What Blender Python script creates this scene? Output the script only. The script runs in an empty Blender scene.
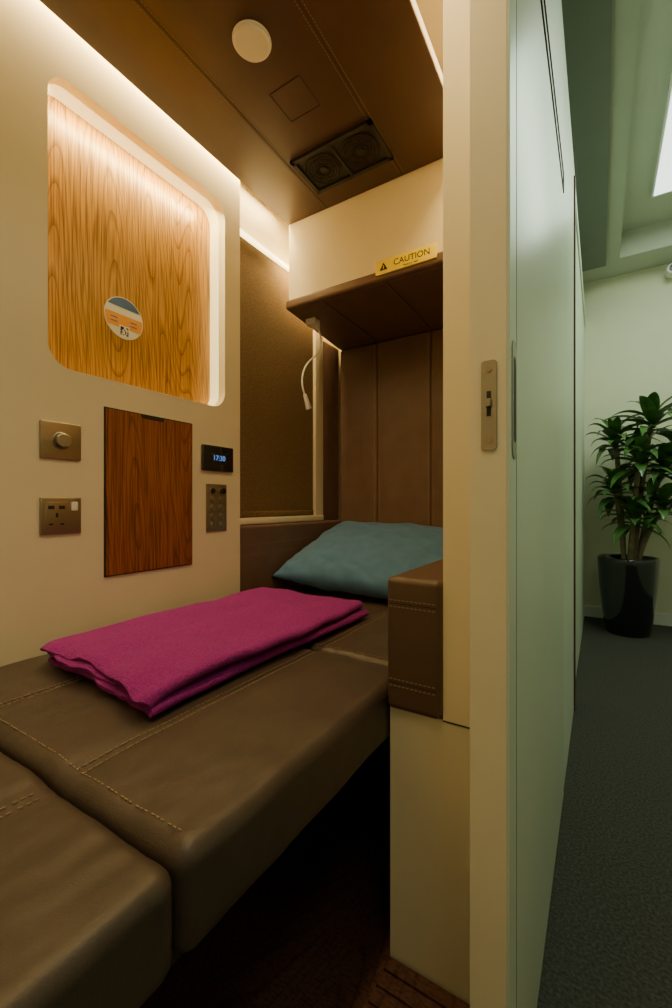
import bpy, bmesh, math, random
from mathutils import Vector, Matrix, noise
random.seed(4)
S=bpy.context.scene
COL=S.collection
# ------------------------------------------------------------------ materials
def newmat(name):
    m=bpy.data.materials.new(name); m.use_nodes=True
    nt=m.node_tree; b=nt.nodes['Principled BSDF']
    return m,nt,b
def mat(name,col,rough=.5,metal=0,var=0.0,vscale=8,bump=0,bscale=300,emit=None,estr=0,coat=0,sheen=0,stretch=(1,1,1)):
    m,nt,b=newmat(name)
    b.inputs['Base Color'].default_value=(*col,1); b.inputs['Roughness'].default_value=rough
    b.inputs['Metallic'].default_value=metal
    if coat: b.inputs['Coat Weight'].default_value=coat
    if sheen: b.inputs['Sheen Weight'].default_value=sheen
    tc=nt.nodes.new('ShaderNodeTexCoord'); mp=nt.nodes.new('ShaderNodeMapping')
    mp.inputs['Scale'].default_value=stretch
    nt.links.new(tc.outputs['Object'],mp.inputs['Vector'])
    if var:
        n=nt.nodes.new('ShaderNodeTexNoise'); n.inputs['Scale'].default_value=vscale; n.inputs['Detail'].default_value=5
        nt.links.new(mp.outputs[0],n.inputs['Vector'])
        r=nt.nodes.new('ShaderNodeValToRGB')
        r.color_ramp.elements[0].position=.3; r.color_ramp.elements[1].position=.7
        r.color_ramp.elements[0].color=(*[c*(1-var) for c in col],1)
        r.color_ramp.elements[1].color=(*[min(1,c*(1+var)) for c in col],1)
        nt.links.new(n.outputs['Fac'],r.inputs['Fac']); nt.links.new(r.outputs[0],b.inputs['Base Color'])
    if bump:
        n=nt.nodes.new('ShaderNodeTexNoise'); n.inputs['Scale'].default_value=bscale; n.inputs['Detail'].default_value=3
        nt.links.new(mp.outputs[0],n.inputs['Vector'])
        bp=nt.nodes.new('ShaderNodeBump'); bp.inputs['Strength'].default_value=bump; bp.inputs['Distance'].default_value=.002
        nt.links.new(n.outputs['Fac'],bp.inputs['Height']); nt.links.new(bp.outputs[0],b.inputs['Normal'])
    if emit:
        b.inputs['Emission Color'].default_value=(*emit,1); b.inputs['Emission Strength'].default_value=estr
    return m
def wood(name,light,dark,sc=(1,3.2,.8),freq=55,rough=.4):
    m,nt,b=newmat(name); L=nt.links
    tc=nt.nodes.new('ShaderNodeTexCoord'); mp=nt.nodes.new('ShaderNodeMapping'); mp.inputs['Scale'].default_value=sc
    L.new(tc.outputs['Object'],mp.inputs['Vector'])
    n=nt.nodes.new('ShaderNodeTexNoise'); n.inputs['Scale'].default_value=1.3; n.inputs['Detail'].default_value=1.0; n.inputs['Roughness'].default_value=.25
    L.new(mp.outputs[0],n.inputs['Vector'])
    mu=nt.nodes.new('ShaderNodeMath'); mu.operation='MULTIPLY'; mu.inputs[1].default_value=freq; L.new(n.outputs['Fac'],mu.inputs[0])
    fr=nt.nodes.new('ShaderNodeMath'); fr.operation='FRACT'; L.new(mu.outputs[0],fr.inputs[0])
    r=nt.nodes.new('ShaderNodeValToRGB'); e=r.color_ramp.elements
    e[0].position=0; e[0].color=(*dark,1); e[1].position=1; e[1].color=(*[a*.75+c*.25 for a,c in zip(light,dark)],1)
    x=e.new(.30); x.color=(*light,1)
    L.new(fr.outputs[0],r.inputs['Fac'])
    mp2=nt.nodes.new('ShaderNodeMapping'); mp2.inputs['Scale'].default_value=(60,170,4) ; L.new(tc.outputs['Object'],mp2.inputs['Vector'])
    n2=nt.nodes.new('ShaderNodeTexNoise'); n2.inputs['Scale'].default_value=1.5; n2.inputs['Detail'].default_value=3; L.new(mp2.outputs[0],n2.inputs['Vector'])
    r2=nt.nodes.new('ShaderNodeValToRGB'); r2.color_ramp.elements[0].position=.35; r2.color_ramp.elements[0].color=(.45,.36,.30,1); r2.color_ramp.elements[1].position=.56; r2.color_ramp.elements[1].color=(1,1,1,1)
    L.new(n2.outputs['Fac'],r2.inputs['Fac'])
    mx=nt.nodes.new('ShaderNodeMix'); mx.data_type='RGBA'; mx.blend_type='MULTIPLY'; mx.inputs['Factor'].default_value=1
    L.new(r.outputs[0],mx.inputs[6]); L.new(r2.outputs[0],mx.inputs[7]); L.new(mx.outputs[2],b.inputs['Base Color'])
    b.inputs['Roughness'].default_value=rough
    return m
WARM=(1,.70,.29)
M={}
M['cream']=mat('cream_laminate',(.81,.73,.54),.45,var=.02,bump=.04,bscale=500)
M['door']=mat('pale_door_laminate',(.68,.74,.60),.35,var=.02,vscale=3)
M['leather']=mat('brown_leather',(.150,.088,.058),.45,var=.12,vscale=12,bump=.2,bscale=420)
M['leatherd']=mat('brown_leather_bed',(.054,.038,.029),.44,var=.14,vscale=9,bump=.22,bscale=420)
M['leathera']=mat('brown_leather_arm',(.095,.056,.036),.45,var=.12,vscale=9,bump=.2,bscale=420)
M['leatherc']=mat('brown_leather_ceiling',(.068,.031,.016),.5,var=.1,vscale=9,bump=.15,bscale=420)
M['stitch']=mat('tan_thread',(.27,.19,.12),.7,bump=.2)
M['seam']=mat('dark_seam',(.03,.02,.013),.8,bump=.2)
M['wood']=wood('oak_veneer',(.62,.315,.045),(.30,.125,.014),sc=(1,4.6,.62),freq=34,rough=.33)
M['wood2']=wood('teak_veneer',(.36,.118,.028),(.18,.052,.013),sc=(1,6,.8),freq=28)
M['floorw']=wood('pod_floor_wood',(.13,.05,.03),(.06,.022,.012),sc=(4,.8,1),freq=30,rough=.55)
M['metal']=mat('brushed_bronze_metal',(.34,.27,.19),.35,metal=.9,bump=.1,bscale=200,stretch=(1,10,1))
M['steel']=mat('satin_steel',(.33,.31,.26),.35,metal=.9,bump=.05)
M['black']=mat('black_plastic',(.012,.012,.012),.45,bump=.05)
M['blackg']=mat('black_gloss',(.008,.008,.01),.12,coat=.6,bump=.02)
M['white']=mat('white_plastic',(.80,.79,.76),.4,bump=.02)
M['yellow']=mat('yellow_label',(1.0,.78,.0),.4,var=.01)
M['orange']=mat('orange_print',(.85,.36,.03),.5,var=.03)
M['bluep']=mat('blue_print',(.06,.14,.34),.5,var=.1)
M['digit']=mat('lcd_digit',(.1,.3,.8),.5,emit=(.12,.35,1),estr=.8)
M['pillow']=mat('teal_fabric',(.055,.150,.300),.85,var=.12,vscale=25,bump=.5,bscale=900,sheen=.15)
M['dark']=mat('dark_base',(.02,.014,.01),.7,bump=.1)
M['blind']=mat('brown_blind_fabric',(.17,.105,.038),.85,var=.5,vscale=220,bump=.6,bscale=500)
M['carpet']=mat('grey_carpet',(.047,.044,.035),.95,var=.6,vscale=160,bump=1,bscale=350)
M['wallc']=mat('corridor_paint',(.76,.75,.58),.7,var=.02,bump=.08,bscale=200)
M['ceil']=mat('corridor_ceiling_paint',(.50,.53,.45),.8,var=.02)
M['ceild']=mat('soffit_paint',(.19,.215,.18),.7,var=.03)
M['browntrim']=mat('brown_trim',(.10,.03,.015),.4,var=.1)
M['led']=mat('led_diffuser',(.9,.8,.5),.5,emit=(1,.80,.34),estr=1.3,var=.01)
M['ledh']=mat('led_strip',(.9,.8,.5),.5,emit=(1,.78,.34),estr=6,var=.01)
M['lamp']=mat('lamp_diffuser',(.9,.9,.9),.5,emit=(.85,1,.88),estr=2.4,var=.01)
M['leaf']=mat('leaf_green',(.06,.155,.03),.4,var=.5,vscale=20,coat=.2)
M['cane']=mat('plant_cane',(.22,.17,.10),.8,var=.3,vscale=30,bump=.6,bscale=80)
M['soil']=mat('soil',(.03,.02,.012),.95,var=.5,bump=1,bscale=90)
# fleece blanket
m,nt,b=newmat('magenta_fleece'); L=nt.links
b.inputs['Roughness'].default_value=.95; b.inputs['Sheen Weight'].default_value=.12; b.inputs['Sheen Tint'].default_value=(.8,.1,.65,1)
tc=nt.nodes.new('ShaderNodeTexCoord'); n=nt.nodes.new('ShaderNodeTexNoise'); n.inputs['Scale'].default_value=230; n.inputs['Detail'].default_value=4
w=nt.nodes.new('ShaderNodeTexWave'); w.bands_direction='Y'; w.inputs['Scale'].default_value=60; w.inputs['Distortion'].default_value=4; w.inputs['Detail'].default_value=3
L.new(tc.outputs['Object'],w.inputs['Vector']); L.new(tc.outputs['Object'],n.inputs['Vector'])
a=nt.nodes.new('ShaderNodeMath'); a.operation='MULTIPLY_ADD'; a.inputs[1].default_value=.12; L.new(w.outputs['Fac'],a.inputs[0]); L.new(n.outputs['Fac'],a.inputs[2])
r=nt.nodes.new('ShaderNodeValToRGB'); r.color_ramp.elements[0].position=.3; r.color_ramp.elements[0].color=(.14,.002,.110,1); r.color_ramp.elements[1].position=.85; r.color_ramp.elements[1].color=(.29,.011,.250,1)
L.new(a.outputs[0],r.inputs['Fac']); L.new(r.outputs[0],b.inputs['Base Color'])
bp=nt.nodes.new('ShaderNodeBump'); bp.inputs['Strength'].default_value=.8; bp.inputs['Distance'].default_value=.003
L.new(a.outputs[0],bp.inputs['Height']); L.new(bp.outputs[0],b.inputs['Normal']); M['blanket']=m

# ------------------------------------------------------------------ helpers
def setparent(o,p):
    if p is not None:
        o.parent=p; o.matrix_parent_inverse=Matrix.Translation(-Vector(p.location))
def empty(name,loc):
    e=bpy.data.objects.new(name,None); e.empty_display_size=.05; e.location=loc; COL.objects.link(e); return e
def meshobj(name,verts,faces,mt,parent=None,smooth=False,center=True):
    me=bpy.data.meshes.new(name)
    vs=[Vector(v) for v in verts]
    c=Vector((0,0,0))
    if center:
        lo=Vector([min(v[i] for v in vs) for i in range(3)]); hi=Vector([max(v[i] for v in vs) for i in range(3)]); c=(lo+hi)/2
    me.from_pydata([v-c for v in vs],[],faces); me.update()
    o=bpy.data.objects.new(name,me); o.location=c; COL.objects.link(o)
    for x in (mt if isinstance(mt,list) else [mt]): me.materials.append(x)
    if smooth:
        for p in me.polygons: p.use_smooth=True
    setparent(o,parent); return o
def box(name,x0,x1,y0,y1,z0,z1,mt,parent=None,bev=0):
    v=[(x,y,z) for x in (x0,x1) for y in (y0,y1) for z in (z0,z1)]
    f=[(0,1,3,2),(4,6,7,5),(0,4,5,1),(2,3,7,6),(0,2,6,4),(1,5,7,3)]
    o=meshobj(name,v,f,mt,parent)
    if bev:
        md=o.modifiers.new('b','BEVEL'); md.width=bev; md.segments=3
        for p in o.data.polygons: p.use_smooth=True
    return o
def boxes(name,lst,mt,parent=None):
    v=[];f=[]
    for (x0,x1,y0,y1,z0,z1) in lst:
        k=len(v); v+=[(x,y,z) for x in (x0,x1) for y in (y0,y1) for z in (z0,z1)]
        f+=[tuple(k+i for i in q) for q in [(0,1,3,2),(4,6,7,5),(0,4,5,1),(2,3,7,6),(0,2,6,4),(1,5,7,3)]]
    return meshobj(name,v,f,mt,parent)
def axis_arr(a,b,r,step):
    L=b-a; e=[0,.08,.18,.3,.42,.55,.7,.85,1]
    lo=[a+r*t for t in e]; hi=[b-r*t for t in reversed(e)]
    n=max(1,int(math.ceil((L-2*r)/step))); mid=[a+r+(L-2*r)*i/n for i in range(1,n)]
    return lo+mid+hi
def rbox(name,x0,x1,y0,y1,z0,z1,r,mt,parent=None,step=.03,fn=None):
    r=min(r,(x1-x0)/2.01,(y1-y0)/2.01,(z1-z0)/2.01)
    A=[axis_arr(x0,x1,r,step),axis_arr(y0,y1,r,step),axis_arr(z0,z1,r,step)]
    vid={};V=[];F=[]
    def vert(p):
        k=tuple(round(c,6) for c in p)
        if k in vid: return vid[k]
        c=Vector((min(max(p[0],x0+r),x1-r),min(max(p[1],y0+r),y1-r),min(max(p[2],z0+r),z1-r)))
        d=Vector(p)-c
        q=c+d.normalized()*r if d.length>1e-9 else Vector(p)
        if fn: q=Vector(fn(q))
        vid[k]=len(V); V.append(q); return vid[k]
    for ax in range(3):
        a1,a2=[i for i in range(3) if i!=ax]
        for side in (0,-1):
            for i in range(len(A[a1])-1):
                for j in range(len(A[a2])-1):
                    q=[]
                    for (ii,jj) in ((i,j),(i+1,j),(i+1,j+1),(i,j+1)):
                        p=[0,0,0]; p[ax]=A[ax][side]; p[a1]=A[a1][ii]; p[a2]=A[a2][jj]; q.append(vert(p))
                    F.append(q)
    o=meshobj(name,V,F,mt,parent,smooth=True)
    bm=bmesh.new(); bm.from_mesh(o.data); bmesh.ops.recalc_face_normals(bm,faces=bm.faces); bm.to_mesh(o.data); bm.free()
    return o
def cyl(name,c,r,h,axis,mt,parent=None,seg=40,r2=None,bev=0):
    r2=r if r2 is None else r2
    bm=bmesh.new(); bmesh.ops.create_cone(bm,cap_ends=True,segments=seg,radius1=r,radius2=r2,depth=h)
    rot={'x':Matrix.Rotation(math.pi/2,4,'Y'),'y':Matrix.Rotation(-math.pi/2,4,'X'),'z':Matrix.Identity(4)}[axis]
    bmesh.ops.transform(bm,matrix=rot,verts=bm.verts)
    me=bpy.data.meshes.new(name); bm.to_mesh(me); bm.free()
    o=bpy.data.objects.new(name,me); o.location=c; COL.objects.link(o); me.materials.append(mt)
    for p in me.polygons: p.use_smooth=len(p.vertices)==4
    if bev:
        md=o.modifiers.new('b','BEVEL'); md.width=bev; md.segments=3
    setparent(o,parent); return o
def torus(name,c,R,r,axis,mt,parent=None):
    V=[];F=[];n=40;m_=8
    for i in range(n):
        a=2*math.pi*i/n
        for j in range(m_):
            b_=2*math.pi*j/m_; rr=R+r*math.cos(b_); p=(rr*math.cos(a),rr*math.sin(a),r*math.sin(b_))
            if axis=='x': p=(p[2],p[0],p[1])
            V.append(Vector(p)+Vector(c)); F.append((i*m_+j,((i+1)%n)*m_+j,((i+1)%n)*m_+(j+1)%m_,i*m_+(j+1)%m_))
    return meshobj(name,V,F,mt,parent,smooth=True)
def stitch(name,lines,mt,parent,dash=.005,gap=.003,w=.0007):
    """lines: list of point lists; little thread dashes"""
    V=[];F=[]
    for pts in lines:
        for a,b_ in zip(pts[:-1],pts[1:]):
            a=Vector(a);b_=Vector(b_);L_=(b_-a).length; d=(b_-a)/L_
            up=Vector((0,0,1)) if abs(d.z)<.9 else Vector((1,0,0))
            s=d.cross(up).normalized()*w; u=s.cross(d).normalized()*w
            t=0
            while t+dash<=L_:
                p=a+d*t;q=a+d*(t+dash);k=len(V)
                V+=[p-s-u,p+s-u,p+s+u,p-s+u,q-s-u,q+s-u,q+s+u,q-s+u]
                F+=[tuple(k+i for i in z) for z in [(0,1,2,3),(4,7,6,5),(0,4,5,1),(1,5,6,2),(2,6,7,3),(3,7,4,0)]]
                t+=dash+gap
    return meshobj(name,V,F,mt,parent)
def text(name,s,loc,size,rot,mt,parent,ext=.0004):
    c=bpy.data.curves.new(name,'FONT'); c.body=s; c.size=size; c.align_x='CENTER'; c.align_y='CENTER'; c.extrude=ext
    o=bpy.data.objects.new(name,c); o.location=loc; o.rotation_euler=rot; COL.objects.link(o); c.materials.append(mt); setparent(o,parent); return o
def tube(name,pts,r,mt,parent=None):
    c=bpy.data.curves.new(name,'CURVE'); c.dimensions='3D'; c.bevel_depth=r; c.bevel_resolution=4
    sp=c.splines.new('NURBS'); sp.points.add(len(pts)-1); sp.use_endpoint_u=True; sp.order_u=4
    for q,p in zip(sp.points,pts): q.co=(*p,1)
    o=bpy.data.objects.new(name,c); COL.objects.link(o); c.materials.append(mt); setparent(o,parent); return o
def rrect(y0,y1,z0,z1,r,n=8):
    P=[]
    for (cy,cz,a0) in ((y1-r,z1-r,0),(y0+r,z1-r,90),(y0+r,z0+r,180),(y1-r,z0+r,270)):
        for i in range(n+1):
            a=math.radians(a0+90*i/n); P.append((cy+r*math.cos(a),cz+r*math.sin(a)))
    return P
def area(name,loc,rot,sx,sy,power,col,spread=180):
    l=bpy.data.lights.new(name,'AREA'); l.shape='RECTANGLE'; l.size=sx; l.size_y=sy; l.energy=power; l.color=col; l.spread=math.radians(spread)
    o=bpy.data.objects.new(name,l); o.location=loc; o.rotation_euler=rot; COL.objects.link(o); return o

W=-1.08; H=.85
# ------------------------------------------------------------------ room shell: floors
box('floor',-.14,1.25,-2.0,3.85,-.05,0,M['carpet'])
fp=box('floor_pod',-1.22,-.14,-.5,1.9,-.05,.0,M['floorw'])
# left wall panel with rounded opening
NY0,NY1,NZ0,NZ1=.481,1.025,1.172,1.862
hole=rrect(NY0,NY1,NZ0,NZ1,.055)
def holed(name,y0,y1,z0,z1,x0,x1,mt):
    n=len(hole)
    bm=bmesh.new()
    outer=[(y0,z0),(y1,z0),(y1,z1),(y0,z1)]
    for x in (x0,x1):
        vo=[bm.verts.new((x,a,b)) for a,b in outer]; vi=[bm.verts.new((x,a,b)) for a,b in hole]
        es=[bm.edges.new((vo[i],vo[(i+1)%4])) for i in range(4)]+[bm.edges.new((vi[i],vi[(i+1)%n])) for i in range(n)]
        bmesh.ops.triangle_fill(bm,use_beauty=True,use_dissolve=False,edges=es)
        if x==x0: A=(vo,vi)
        else: B=(vo,vi)
    for k in (0,1):
        m_=len(A[k])
        for i in range(m_):
            bm.faces.new((A[k][i],A[k][(i+1)%m_],B[k][(i+1)%m_],B[k][i]))
    bmesh.ops.recalc_face_normals(bm,faces=bm.faces)
    me=bpy.data.meshes.new(name); bm.to_mesh(me); bm.free(); me.materials.append(mt)
    o=bpy.data.objects.new(name,me); COL.objects.link(o); return o
holed('wall_left',-.45,1.096,0,2.15,W-.03,W,M['cream'])
box('wall_left_outer',-1.24,-1.20,-.5,1.9,0,2.2,M['cream'])
box('wall_left_rear',-1.20,-1.12,1.06,1.84,0,2.15,M['cream'])
# niche
ni=empty('lit_wall_niche',(W,.75,1.5))
V=[];F=[];n=len(hole)
for x in (W-.0301,-1.153):
    V+=[(x,a,b) for a,b in hole]
F=[(i,(i+1)%n,n+(i+1)%n,n+i) for i in range(n)]
rv=meshobj('reveal',V,F,[M['cream'],M['led']],ni,smooth=False)
for p in rv.data.polygons:
    c=rv.location+p.center
    if c.z>NZ1-.05 or (c.y>NY1-.05): p.material_index=1
box('niche_back',-1.175,-1.153,NY0-.02,NY1+.02,NZ0-.02,NZ1+.02,M['wood'],ni)
# sticker
st=empty('round_sticker',(-1.152,.71,1.378))
cyl('disc',(-1.1515,.71,1.378),.058,.002,'x',M['white'],st,48)
def halfdisc(name,r,a0,a1,x,mt,par,cy=.71,cz=1.378):
    P=[(x,cy+r*math.cos(math.radians(a0+(a1-a0)*i/30)),cz+r*math.sin(math.radians(a0+(a1-a0)*i/30))) for i in range(31)]
    return meshobj(name,P,[tuple(range(31))],mt,par)
halfdisc('blue_band',.056,30,150,-1.1502,M['bluep'],st)
P=[(-1.1501,.71+.056*math.cos(math.radians(a)),1.378+.056*math.sin(math.radians(a))) for a in (172,182,192,202,212,328,338,348,358,368)]
meshobj('orange_field',P,[tuple(range(10))],M['orange'],st)
q=[]
for i in range(7):
    for j in range(7):
        if random.random()<.5 or (i in(0,6) and j in (0,6)): q.append((-1.1495,-1.149,.698+i*.0034,.7012+i*.0034,1.329+j*.0034,1.3322+j*.0034))
box('qr_white',-1.1500,-1.1495,.695,.725,1.326,1.356,M['white'],st)
boxes('qr_code',q,M['black'],st)
for k,(yy,zz) in enumerate(((.68,1.373),(.68,1.362),(.738,1.373),(.738,1.362))): box('print_line_%d'%k,-1.150,-1.1497,yy-.010,yy+.010,zz-.0015,zz+.0015,M['bluep'],st)
# hatch
hd=empty('wood_hatch_door',(W,.75,.88))
box('shadow_gap',W,W+.002,.611,.887,.662,1.100,M['seam'],hd)
V=[(W+.008,y,z) for y,z in [(.615,.666),(.883,.666),(.883,1.096),(.79,1.096),(.785,1.086),(.713,1.086),(.708,1.096),(.615,1.096)]]
V2=[(W+.001,y,z) for _,y,z in V]; k=len(V)
meshobj('door_leaf',V+V2,[tuple(range(k)),tuple(range(2*k-1,k-1,-1))]+[(i,k+i,k+(i+1)%k,(i+1)%k) for i in range(k)],M['wood2'],hd)
# dimmer
dm=empty('dimmer_switch',(W,.507,.998))
box('plate',W,W+.007,.463,.552,.955,1.041,M['metal'],dm,.002)
cyl('knob',(W+.014,.507,.998),.016,.016,'x',M['steel'],dm,40,bev=.002); torus('knob_ring',(W+.0075,.507,.998),.019,.0015,'x',M['steel'],dm)
for s in(-1,1): cyl('screw_%d'%(s+2),(W+.0073,.507+s*.034,.998),.0028,.0015,'x',M['steel'],dm,16)
# socket
so=empty('power_socket',(W,.507,.822))
box('plate',W,W+.007,.463,.552,.779,.865,M['metal'],so,.002)
box('insert',W+.006,W+.0085,.473,.522,.790,.855,M['metal'],so,.001)
boxes('pin_holes',[(W+.0084,W+.009,.494,.499,.819,.829),(W+.0084,W+.009,.480,.488,.801,.805),(W+.0084,W+.009,.504,.512,.801,.805)],M['black'],so)
boxes('usb_ports',[(W+.0084,W+.009,.478,.491,.838,.846),(W+.0084,W+.009,.501,.514,.838,.846)],M['black'],so)
box('rocker',W+.006,W+.011,.529,.542,.834,.855,M['white'],so,.001)
# display
dp=empty('digital_display_panel',(W,.988,.999))
box('case',W,W+.012,.922,1.054,.957,1.041,M['blackg'],dp,.004)
box('screen',W+.012,W+.0125,.955,1.022,.983,1.016,M['black'],dp)
text('digits','17:30',(W+.013,.988,1.0),.024,(math.pi/2,0,math.pi/2),M['digit'],dp)
# keypad
kp=empty('control_keypad',(W,.985,.837))
box('plate',W,W+.006,.942,1.028,.760,.915,M['metal'],kp,.002)
for i in range(5):
    for j in range(2):
        y=.966+j*.038; z=.893-i*.028
        torus('ring_%d_%d'%(i,j),(W+.0065,y,z),.0105,.0016,'x',M['steel'],kp); cyl('button_%d_%d'%(i,j),(W+.008,y,z),.0085,.006,'x',M['steel'] if (i+j) else M['black'],kp,24,bev=.001)
cyl('knob',(W+.013,1.004,.893),.010,.012,'x',M['black'],kp,24,bev=.001)
# window w/ blind
wn=empty('window_1',(-1.115,1.35,1.3))
box('blind_fabric',-1.1199,-1.112,1.098,1.590,.800,1.826,M['blind'],wn)
box('blind_bottom_bar',-1.112,-1.106,1.098,1.588,.803,.822,M['blind'],wn,.002)
box('frame_side',-1.1199,-1.098,1.592,1.655,.775,1.835,M['cream'],wn,.002)
box('frame_sill',-1.1199,-1.095,1.098,1.655,.775,.798,M['cream'],wn,.002)
box('led_ledge',-1.1199,-1.100,1.098,1.70,1.828,1.842,M['ledh'],wn)
# side padding
pd=empty('side_bolster_padding',(-1.1,1.45,.64))
rbox('pad',-1.1199,-1.085,1.099,1.799,.50,.772,.012,M['leather'],pd,fn=None)
stitch('stitching',[[(-1.0845,1.11,.70),(-1.0845,1.79,.70)],[(-1.0845,1.11,.665),(-1.0845,1.79,.665)]],M['stitch'],pd)
box('corner_panel',-1.1199,-1.1005,1.657,1.799,.774,1.616,M['leather'],pd,.004)
# head wall + headboard
box('wall_head',-1.20,-.145,1.84,1.90,0,2.2,M['cream'])
hb=empty('padded_headboard',(-.7,1.81,1.1))
sx=[-1.095,-.891,-.63,-.34]
for i in range(3): rbox('panel_%d'%(i+1),sx[i]+.0005,sx[i+1]-.0005,1.80,1.838,.45,1.6085,.006,M['leather'],hb,step=.06)
stitch('stitching',[[(x+s,1.7994,.52),(x+s,1.7994,1.605)] for x in (-.891,-.63) for s in (-.012,.012)],M['stitch'],hb,w=.0011,dash=.007)
# overhead cabinet/shelf
cb=empty('overhead_cabinet',(-.64,1.55,1.8))
box('front_panel',-1.045,-.235,1.33,1.838,1.645,2.0,M['cream'],cb)
def shf(q):
    x,y,z=q
    if x<-1.0: x-= .05*(y-1.31)/.5
    return (x,y,z)
rbox('leather_shelf',-1.050,-.235,1.312,1.838,1.612,1.650,.012,M['leather'],cb,step=.05,fn=shf)
stitch('stitching',[[(-1.03,1.335,1.6115),(-.24,1.335,1.6115)],[(-.89,1.34,1.6115),(-.89,1.795,1.6115)],[(-.63,1.34,1.6115),(-.63,1.795,1.6115)]],M['stitch'],cb,w=.001)
boxes('seam',[(-.8825,-.8815,1.325,1.798,1.6105,1.613),(-.6225,-.6215,1.325,1.798,1.6105,1.613)],M['seam'],cb)
# caution sign
cs=empty('caution_sign',(-.54,1.32,1.668))
box('plate',-.652,-.438,1.306,1.3119,1.629,1.677,M['yellow'],cs,.0008)
text('lettering','CAUTION',(-.522,1.3056,1.655),.028,(math.pi/2,0,0),M['black'],cs)
text('fine_print','Mind your head',(-.525,1.3056,1.637),.008,(math.pi/2,0,0),M['black'],cs)
meshobj('warning_triangle',[(-.637,1.3055,1.641),(-.607,1.3055,1.641),(-.622,1.3055,1.667)],[(0,1,2)],M['black'],cs)
meshobj('triangle_mark',[(-.6235,1.3052,1.645),(-.6205,1.3052,1.645),(-.6205,1.3052,1.657),(-.6235,1.3052,1.657)],[(0,1,2,3)],M['yellow'],cs)
# hanging lamp / cord
cd=empty('hanging_reading_lamp',(-1.0,1.46,1.5))
box('bracket',-1.03,-.985,1.42,1.46,1.586,1.612,M['white'],cd,.003)
cyl('swivel',(-1.0,1.462,1.585),.011,.018,'z',M['white'],cd,24,bev=.002)
tube('gooseneck',[(-1.0,1.462,1.585),(-1.0,1.49,1.565),(-1.0,1.50,1.52),(-1.0,1.46,1.47),(-1.0,1.39,1.42),(-1.0,1.352,1.36),(-1.0,1.355,1.31),(-1.0,1.375,1.285)],.0036,M['white'],cd)
hdl=cyl('lamp_head',(-1.0,1.388,1.262),.012,.060,'z',M['white'],cd,24,r2=.007,bev=.001); hdl.rotation_euler=(math.radians(28),0,0)
# pod ceiling
cp=empty('ceiling_pod',(-.7,.45,1.95))
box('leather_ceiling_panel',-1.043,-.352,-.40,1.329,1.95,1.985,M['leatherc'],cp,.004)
stitch('stitching',[[(x+s,-.38,1.9496),(x+s,1.32,1.9496)] for x in (-.86,-.56) for s in (-.007,.007)],M['stitch'],cp,w=.0005)
boxes('seams',[(x-.0006,x+.0006,-.38,1.32,1.9492,1.951) for x in (-.86,-.56)],M['seam'],cp)
boxes('hatch_outline',[(-.755,-.655,.876,.877,1.949,1.951),(-.755,-.655,.971,.972,1.949,1.951),(-.755,-.754,.876,.972,1.949,1.951),(-.656,-.655,.876,.972,1.949,1.951)],M['seam'],cp)
box('ceiling_pod_roof',-1.20,-.14,-.5,1.84,2.15,2.2,M['cream'])
# smoke detector
sd=empty('smoke_detector',(-.702,.752,1.945))
cyl('base',(-.702,.752,1.9475),.046,.005,'z',M['white'],sd,48,bev=.002)
cyl('cap',(-.702,.752,1.942),.040,.006,'z',M['white'],sd,48,r2=.043,bev=.002)
# vent
vt=empty('ceiling_vent_grille',(-.70,1.16,1.945))
boxes('frame',[(-.845,-.555,1.08,1.093,1.941,1.95),(-.845,-.555,1.227,1.24,1.941,1.95),(-.845,-.832,1.08,1.24,1.941,1.95),(-.568,-.555,1.08,1.24,1.941,1.95),(-.704,-.696,1.08,1.24,1.941,1.95)],M['black'],vt)
box('back_plate',-.84,-.56,1.085,1.235,1.9475,1.9499,M['black'],vt)
for s,cx in enumerate((-.768,-.632)):
    for k,R in enumerate((.060,.050,.040,.030,.020)): torus('ring_%d_%d'%(s,k),(cx,1.16,1.944),R,.0018,'z',M['dark'],vt)
    cyl('hub_%d'%s,(cx,1.16,1.944),.012,.005,'z',M['black'],vt,24)
    V=[];F=[]
    for i in range(9):
        a=i*2*math.pi/9; d=Vector((math.cos(a),math.sin(a),0)); t=Vector((-d.y,d.x,0)); k=len(V)
        c=Vector((cx,1.16,1.946)); V+=[c+d*.012,c+d*.058+t*.006,c+d*.058+t*.020+Vector((0,0,-.002)),c+d*.012+t*.006]; F.append((k,k+1,k+2,k+3))
    meshobj('fan_%d'%s,V,F,M['dark'],vt)
# entry wall (corridor side) & base below armrest
box('wall_entry',-.233,-.150,.73,1.839,0,2.2,M['cream'])
box('wall_entry_base',-.334,-.233,.73,1.839,0,.472,M['cream'])
box('trim_entry_seam',-.233,-.150,.7285,.7299,.470,.472,M['seam'])
box('wall_foot',-1.20,-.05,-.52,-.46,0,2.2,M['cream'])
# armrest
ar=empty('padded_armrest',(-.285,.88,.6))
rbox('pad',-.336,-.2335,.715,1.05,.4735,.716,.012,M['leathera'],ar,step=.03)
stitch('stitching',[[(-.328,.7144,z),(-.242,.7144,z)] for z in (.675,.663,.531,.519)]+[[(-.3366,.73,z),(-.3366,1.04,z)] for z in (.675,.663,.531,.519)],M['stitch'],ar)
boxes('seams',[(-.330,-.240,.7145,.716,z-.0008,z+.0008) for z in (.669,.525)],M['seam'],ar)
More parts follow.
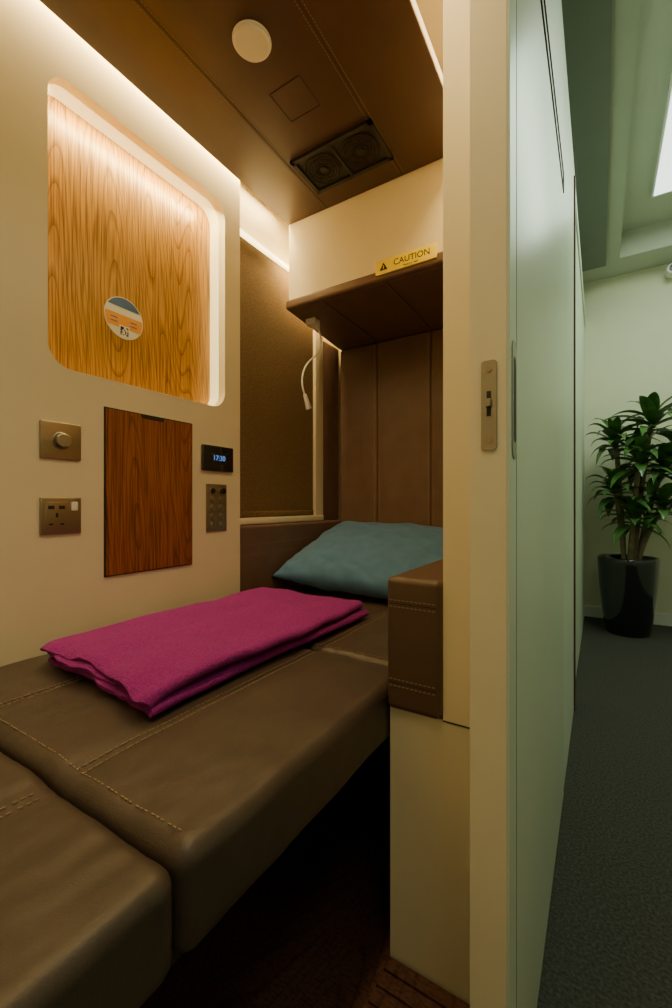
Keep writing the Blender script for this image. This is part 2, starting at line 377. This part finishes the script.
# ------------------------------------------------------------------ bed
bd=empty('leather_bed',(-.7,.7,.4))
ZB=.51
def cush(y0,y1,zt,crown=.004,sides=(-.565,-.86),ys=()):
    def f(q):
        x,y,z=q
        if z>zt-.03:
            u=(x+.71)/.37; v=(y-(y0+y1)/2)/((y1-y0)/2)
            z+=crown*(1-u*u)*(1-v**4)
            for s in sides: z-=.0025*math.exp(-((x-s)/.003)**2)+.003*math.exp(-((x-s)/.03)**2)
            z+=.0030*(noise.noise(Vector((x*9,y*9,1))))
            edge=math.exp(-min(y-y0,y1-y)/.05)
            z+=(.0006+.0016*edge)*noise.noise(Vector((x*45,y*22,4)))
        if x>-.40: x+=.003*noise.noise(Vector((y*10,z*8,3)))+.001*noise.noise(Vector((y*35,z*30,3)))
        return (x,y,z)
    return f
CS=[(-.44,.266,ZB-.004,'foot_cushion'),(.268,.828,ZB,'seat_cushion'),(.831,1.797,ZB,'head_cushion')]
for (y0,y1,z0,nm) in CS:
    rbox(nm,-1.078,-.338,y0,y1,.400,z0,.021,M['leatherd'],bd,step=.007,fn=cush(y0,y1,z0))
sl=[]
for (y0,y1,z0,nm) in CS:
    f=cush(y0,y1,z0)
    for s in (-.565,-.86):
        for d in (-.007,.007):
            ys=[y0+.020+(y1-y0-.040)*i/24 for i in range(25)]
            sl.append([(s+d,y,f((s+d,y,z0))[2]+.0008) for y in ys])
    if y0>0:
        xs=[-1.05+.69*i/24 for i in range(25)]
        for yy in (y0+.021,): sl.append([(x,yy,f((x,yy,z0))[2]+.0008) for x in xs])
stitch('stitching',sl,M['stitch'],bd,w=.0007)
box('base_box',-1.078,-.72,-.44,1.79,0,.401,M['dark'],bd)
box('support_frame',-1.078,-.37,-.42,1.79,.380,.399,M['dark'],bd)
# seat belt buckle tab
bk=empty('seat_belt_tab',(-1.03,.88,.53))
box('webbing',-1.079,-1.035,.845,.885,.517,.523,M['dark'],bk,.002)
box('buckle',-1.06,-1.015,.84,.90,.516,.540,M['seam'],bk,.006)
# ------------------------------------------------------------------ blanket: serpentine folded sheet
def blanket():
    X0,X1,Y0,Y1=-.998,-.588,.415,1.110
    lay=4; dz=.0125; z0=ZB+.0125
    path=[]
    nseg=32
    for L_ in range(lay):
        xs=[X0+.012+(X1-X0-.024)*i/nseg for i in range(nseg+1)]
        if L_%2: xs=xs[::-1]
        zz=z0+L_*dz
        for x in xs: path.append((x,zz,L_))
        if L_<lay-1:
            ex=xs[-1]; sg=1 if L_%2==0 else -1
            for k in range(1,6):
                a=-math.pi/2+math.pi*k/6
                path.append((ex+sg*.012*math.cos(a),zz+dz/2+dz/2*math.sin(a),L_+k/6))
    ny=90;V=[];F=[]
    for j in range(ny+1):
        v=(j/ny)**1.5
        for (x,z,l) in path:
            t=l/(lay-1)
            yo0=Y0+.030*(1-(x-X0)/(X1-X0))+.009*math.sin(l*2.1+x*14)+.008*noise.noise(Vector((x*25,l,0)))-.012*t
            yo1=Y1+.008*math.sin(l*1.7+x*9)
            y=yo0+(yo1-yo0)*v
            dd=(yo1-yo0)*v
            endw=math.exp(-dd/.10)
            zz=z+.006*noise.noise(Vector((x*6,y*5,0)))*t+.0055*t*endw*math.sin(x*46+l*.8+y*12)+.004*t*endw*noise.noise(Vector((x*30,y*20,l*3)))
            zz+=.006*t*noise.noise(Vector((x*12,y*8,2)))
            zz-=.012*t*math.exp(-dd/.014)
            xx=x+.006*math.sin(y*7+l)+.004*noise.noise(Vector((y*12,l,5)))
            V.append((xx,y,zz+.003*(1-((x-X0)/(X1-X0)-.5)**2*4)*t))
    n=len(path)
    for j in range(ny):
        for i in range(n-1): F.append((j*n+i,j*n+i+1,(j+1)*n+i+1,(j+1)*n+i))
    o=meshobj('folded_blanket',V,F,M['blanket'],None,smooth=True)
    md=o.modifiers.new('s','SOLIDIFY'); md.thickness=.0100; md.offset=0
    md=o.modifiers.new('sub','SUBSURF'); md.levels=1; md.render_levels=1
    return o
bl=blanket()
# ------------------------------------------------------------------ pillow
def pillow():
    n=70; hw,hh=.345,.245; T=.074
    V=[];F=[]
    def pt(i,j,s):
        u=-1+2*i/n; v=-1+2*j/n
        x=hw*u; y=hh*v
        x*=1-.04*(1-abs(v)**2)*(abs(u)**6); y*=1-.05*(1-abs(u)**2)*(abs(v)**6)
        t=T*((1-abs(u)**2.6)*(1-abs(v)**2.6))**.55
        w=.005*noise.noise(Vector((u*5,v*4,s)))+.014*abs(noise.noise(Vector((u*2.5+v*3,v*2.2-u,7+s))))
        return (x,y,s*(t+w*min(1,t/.02)))
    for s in (1,-1):
        k=len(V)
        for j in range(n+1):
            for i in range(n+1): V.append(pt(i,j,s))
        for j in range(n):
            for i in range(n):
                q=(k+j*(n+1)+i,k+j*(n+1)+i+1,k+(j+1)*(n+1)+i+1,k+(j+1)*(n+1)+i)
                F.append(q if s>0 else q[::-1])
    o=meshobj('pillow',V,F,M['pillow'],None,smooth=True)
    bm=bmesh.new(); bm.from_mesh(o.data); bmesh.ops.remove_doubles(bm,verts=bm.verts,dist=.0003); bm.to_mesh(o.data); bm.free()
    return o
pl=pillow(); pl.location=(-.728,1.483,.648); pl.rotation_euler=(math.radians(22),math.radians(2),math.radians(-2))
# ------------------------------------------------------------------ threshold
th=[(-.333,-.145,.40+i*.030,.424+i*.030,0,.010) for i in range(11)]
tb=boxes('ribbed_threshold',th+[(-.333,-.145,.40,.727,0,.005)],M['floorw'])
# ------------------------------------------------------------------ sliding door
dr=empty('door_1',(-.113,.95,1.1))
box('leaf',-.136,-.090,.5325,1.40,.004,2.20,M['door'],dr,.0015)
box('leaf_edge_strip',-.136,-.0935,.531,.5325,.004,2.20,M['cream'],dr)
box('leaf_groove',-.0905,-.0896,.5765,.579,.004,2.20,M['ceild'],dr)
P=rrect(-.122,-.104,.915,1.022,.004,4); k=len(P)
V=[(x,.5285,z) for x,z in P]+[(x,.531,z) for x,z in P]
meshobj('lock_plate',V,[tuple(range(k)),tuple(range(2*k-1,k-1,-1))]+[(i,k+i,k+(i+1)%k,(i+1)%k) for i in range(k)],M['steel'],dr)
boxes('lock_slot',[(-.1155,-.1105,.5278,.5286,.955,.985)],M['black'],dr)
boxes('lock_hook',[(-.116,-.110,.522,.5285,.966,.975)],M['steel'],dr)
for z in (.926,1.011): cyl('screw_%d'%int(z*100),(-.113,.528,z),.0035,.0015,'y',M['metal'],dr,16)
P=rrect(.543,.572,.905,1.05,.0144,8); k=len(P)
V=[(-.0885,y,z) for y,z in P]+[(-.090,y,z) for y,z in P]
meshobj('flush_pull',V,[tuple(range(k)),tuple(range(2*k-1,k-1,-1))]+[(i,k+i,k+(i+1)%k,(i+1)%k) for i in range(k)],M['steel'],dr)
P=rrect(.549,.566,.925,1.03,.008,8); k=len(P)
meshobj('pull_recess',[(-.0883,y,z) for y,z in P],[tuple(range(k))],M['dark'],dr)
boxes('slot_outline',[(-.0899,-.0875,.72,1.38,1.745,1.753),(-.0899,-.0875,.72,1.38,1.795,1.800),(-.0899,-.0875,1.38,1.386,1.745,1.80)],M['dark'],dr)
# corridor left walls further on
box('wall_corridor_left',-.20,-.100,2.05,3.75,0,2.2,M['door'])
box('wall_corridor_mid',-.1495,-.092,1.402,2.0,0,2.2,M['door'])
box('trim_1',-.1495,-.086,2.0,2.03,0,2.2,M['browntrim'])
box('wall_corridor_near',-.20,-.10,-2.0,-.52,0,2.2,M['door'])
box('wall_pod_top',-1.24,-.092,-2.0,3.75,2.2001,2.262,M['door'])
box('wall_far',-.30,1.25,3.75,3.85,0,2.75,M['wallc'])
box('wall_right',1.20,1.26,-2.0,3.75,0,2.75,M['wallc'])
box('wall_back',-.3,1.25,-2.06,-2.0,0,2.75,M['wallc'])
box('baseboard_far',-.10,1.20,3.735,3.75,0,.08,M['white'])
box('wall_upper_left',-1.30,-1.24,-2.0,3.85,2.2,2.75,M['wallc'])
# corridor ceiling with raised trough
boxes('ceiling',[(-1.3,.10,-2.0,3.85,2.53,2.60),(.10,1.25,3.505,3.85,2.53,2.60),(.965,1.25,-2.0,3.505,2.53,2.60),(.10,.965,-2.0,-1.215,2.53,2.60),
  (.10,.115,-1.2,3.49,2.53,2.70),(.95,.965,-1.2,3.49,2.53,2.70),(.10,.965,3.49,3.505,2.53,2.70),(.10,.965,-1.215,-1.2,2.53,2.70),(.10,.965,-1.215,3.505,2.70,2.74)],M['ceil'])
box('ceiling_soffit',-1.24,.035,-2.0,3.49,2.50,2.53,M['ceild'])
cl=empty('ceiling_light_panel',(.45,2.3,2.69))
box('housing',.26,.75,1.7,3.15,2.675,2.70,M['white'],cl,.003); box('diffuser',.27,.735,1.72,3.13,2.672,2.676,M['lamp'],cl)
sc=empty('security_camera',(.42,3.70,2.44))
cyl('mount',(.42,3.74,2.46),.035,.02,'y',M['white'],sc); cyl('body',(.42,3.69,2.45),.035,.09,'y',M['white'],sc,32,bev=.006); cyl('lens',(.42,3.64,2.45),.02,.012,'y',M['blackg'],sc)
# ------------------------------------------------------------------ plant
PX,PY=.155,3.40
pp=empty('potted_dracaena',(PX,PY,0))
prof=[(.115,0),(.125,.01),(.145,.15),(.163,.33),(.170,.46),(.172,.495),(.166,.502),(.156,.495),(.153,.46),(0,.46)]
V=[];F=[];n=48
for (r_,z) in prof:
    for i in range(n): V.append((PX+r_*math.cos(2*math.pi*i/n),PY+r_*math.sin(2*math.pi*i/n),z))
for k in range(len(prof)-1):
    for i in range(n): F.append((k*n+i,k*n+(i+1)%n,(k+1)*n+(i+1)%n,(k+1)*n+i))
F.append(tuple(range(n))[::-1])
meshobj('pot',V,F,M['blackg'],pp,smooth=True)
cyl('soil',(PX,PY,.463),.155,.012,'z',M['soil'],pp)
heads=[((.13,.0),1.40,.30),((-.07,-.03),1.30,.27),((.20,.05),1.12,.28),((-.07,-.05),.98,.27),((.06,-.06),1.16,.27),((.03,-.07),.80,.24),((.19,-.02),.88,.25)]
for k,((dx,dy),z,_) in enumerate(heads):
    tube('cane_%d'%k,[(PX+dx*.3,PY+dy*.4,.46),(PX+dx*.4,PY+dy*.6,.46+(z-.46)*.4),(PX+dx*.9,PY+dy*1.1,z-.1),(PX+dx,PY+dy,z+.02)],.015,M['cane'],pp)
V=[];F=[]
def leaf(base,az,el,L_,w,droop):
    pos=Vector(base); ns=9; d=Vector((math.cos(az)*math.cos(el),math.sin(az)*math.cos(el),math.sin(el)))
    side=Vector((-math.sin(az),math.cos(az),0)); k=len(V); e=el
    for s in range(ns+1):
        t=s/ns; ww=w*max(.04,math.sin(math.pi*min(1,(.10+.90*t))**.85))*.5
        up=side.cross(d)
        if up.z<0: up=-up
        V.extend([pos-side*ww+up*ww*.3,pos.copy(),pos+side*ww+up*ww*.3])
        e-=droop/ns*(.4+1.3*t); d=Vector((math.cos(az)*math.cos(e),math.sin(az)*math.cos(e),math.sin(e))); pos=pos+d*(L_/ns)
    for s in range(ns):
        a=k+3*s; F.append((a,a+1,a+4,a+3)); F.append((a+1,a+2,a+5,a+4))
for ((dx,dy),z,L_) in heads:
    for i in range(22):
        az=i*2.4+random.uniform(-.2,.2); el=1.15-i/22*1.3+random.uniform(-.1,.1)
        leaf((PX+dx,PY+dy,z-.10*(i/22)),az,el,L_*random.uniform(.8,1.1),.075,random.uniform(.8,1.7))
for v in V:
    if v.x<.02: v.x=.02+(v.x-.02)*.62   # leaves pushed back by the wall
    if v.y>3.62: v.y=3.62+(v.y-3.62)*.4
    v.x=max(v.x,-.094+.00002*(v.z*100%7))
meshobj('leaves',V,F,M['leaf'],pp,smooth=True)

# ------------------------------------------------------------------ lights
pi=math.pi
area('light_cove_left',(-1.062,.45,2.02),(0,0,0),.03,1.75,13.5,WARM)
area('light_cove_right',(-.30,.55,2.05),(0,0,0),.08,1.5,12.5,WARM)
area('light_niche',(-1.105,.753,1.845),(0,math.radians(25),0),.02,.48,3.4,(1,.80,.34))
area('light_window_ledge',(-1.085,1.40,1.93),(0,math.radians(-40),0),.03,.5,.9,WARM)
area('light_cabinet_gap_fill',(-1.075,1.55,1.84),(0,math.radians(-8),0),.02,.45,2.4,WARM)  # unseen strip in the gap beside the cabinet, strengthened to brighten the headboard
GREEN=(.80,1,.75)
area('light_corridor',(.505,2.4,2.665),(0,0,0),.40,1.35,16,GREEN)
area('light_corridor_near',(.55,-.2,2.5),(0,0,0),.4,1.4,6.5,(.92,1,.82))
w=bpy.data.worlds.new('World'); S.world=w; w.use_nodes=True
w.node_tree.nodes['Background'].inputs[0].default_value=(.65,.7,.6,1); w.node_tree.nodes['Background'].inputs[1].default_value=.12
# ------------------------------------------------------------------ camera
cam=bpy.data.cameras.new('camera'); co=bpy.data.objects.new('camera',cam); COL.objects.link(co)
cam.sensor_fit='VERTICAL'; cam.sensor_height=36; cam.lens=425/1008*36; cam.clip_start=.01
co.location=(0,0,H); co.rotation_euler=(pi/2,0,math.atan(264/425))
S.camera=co
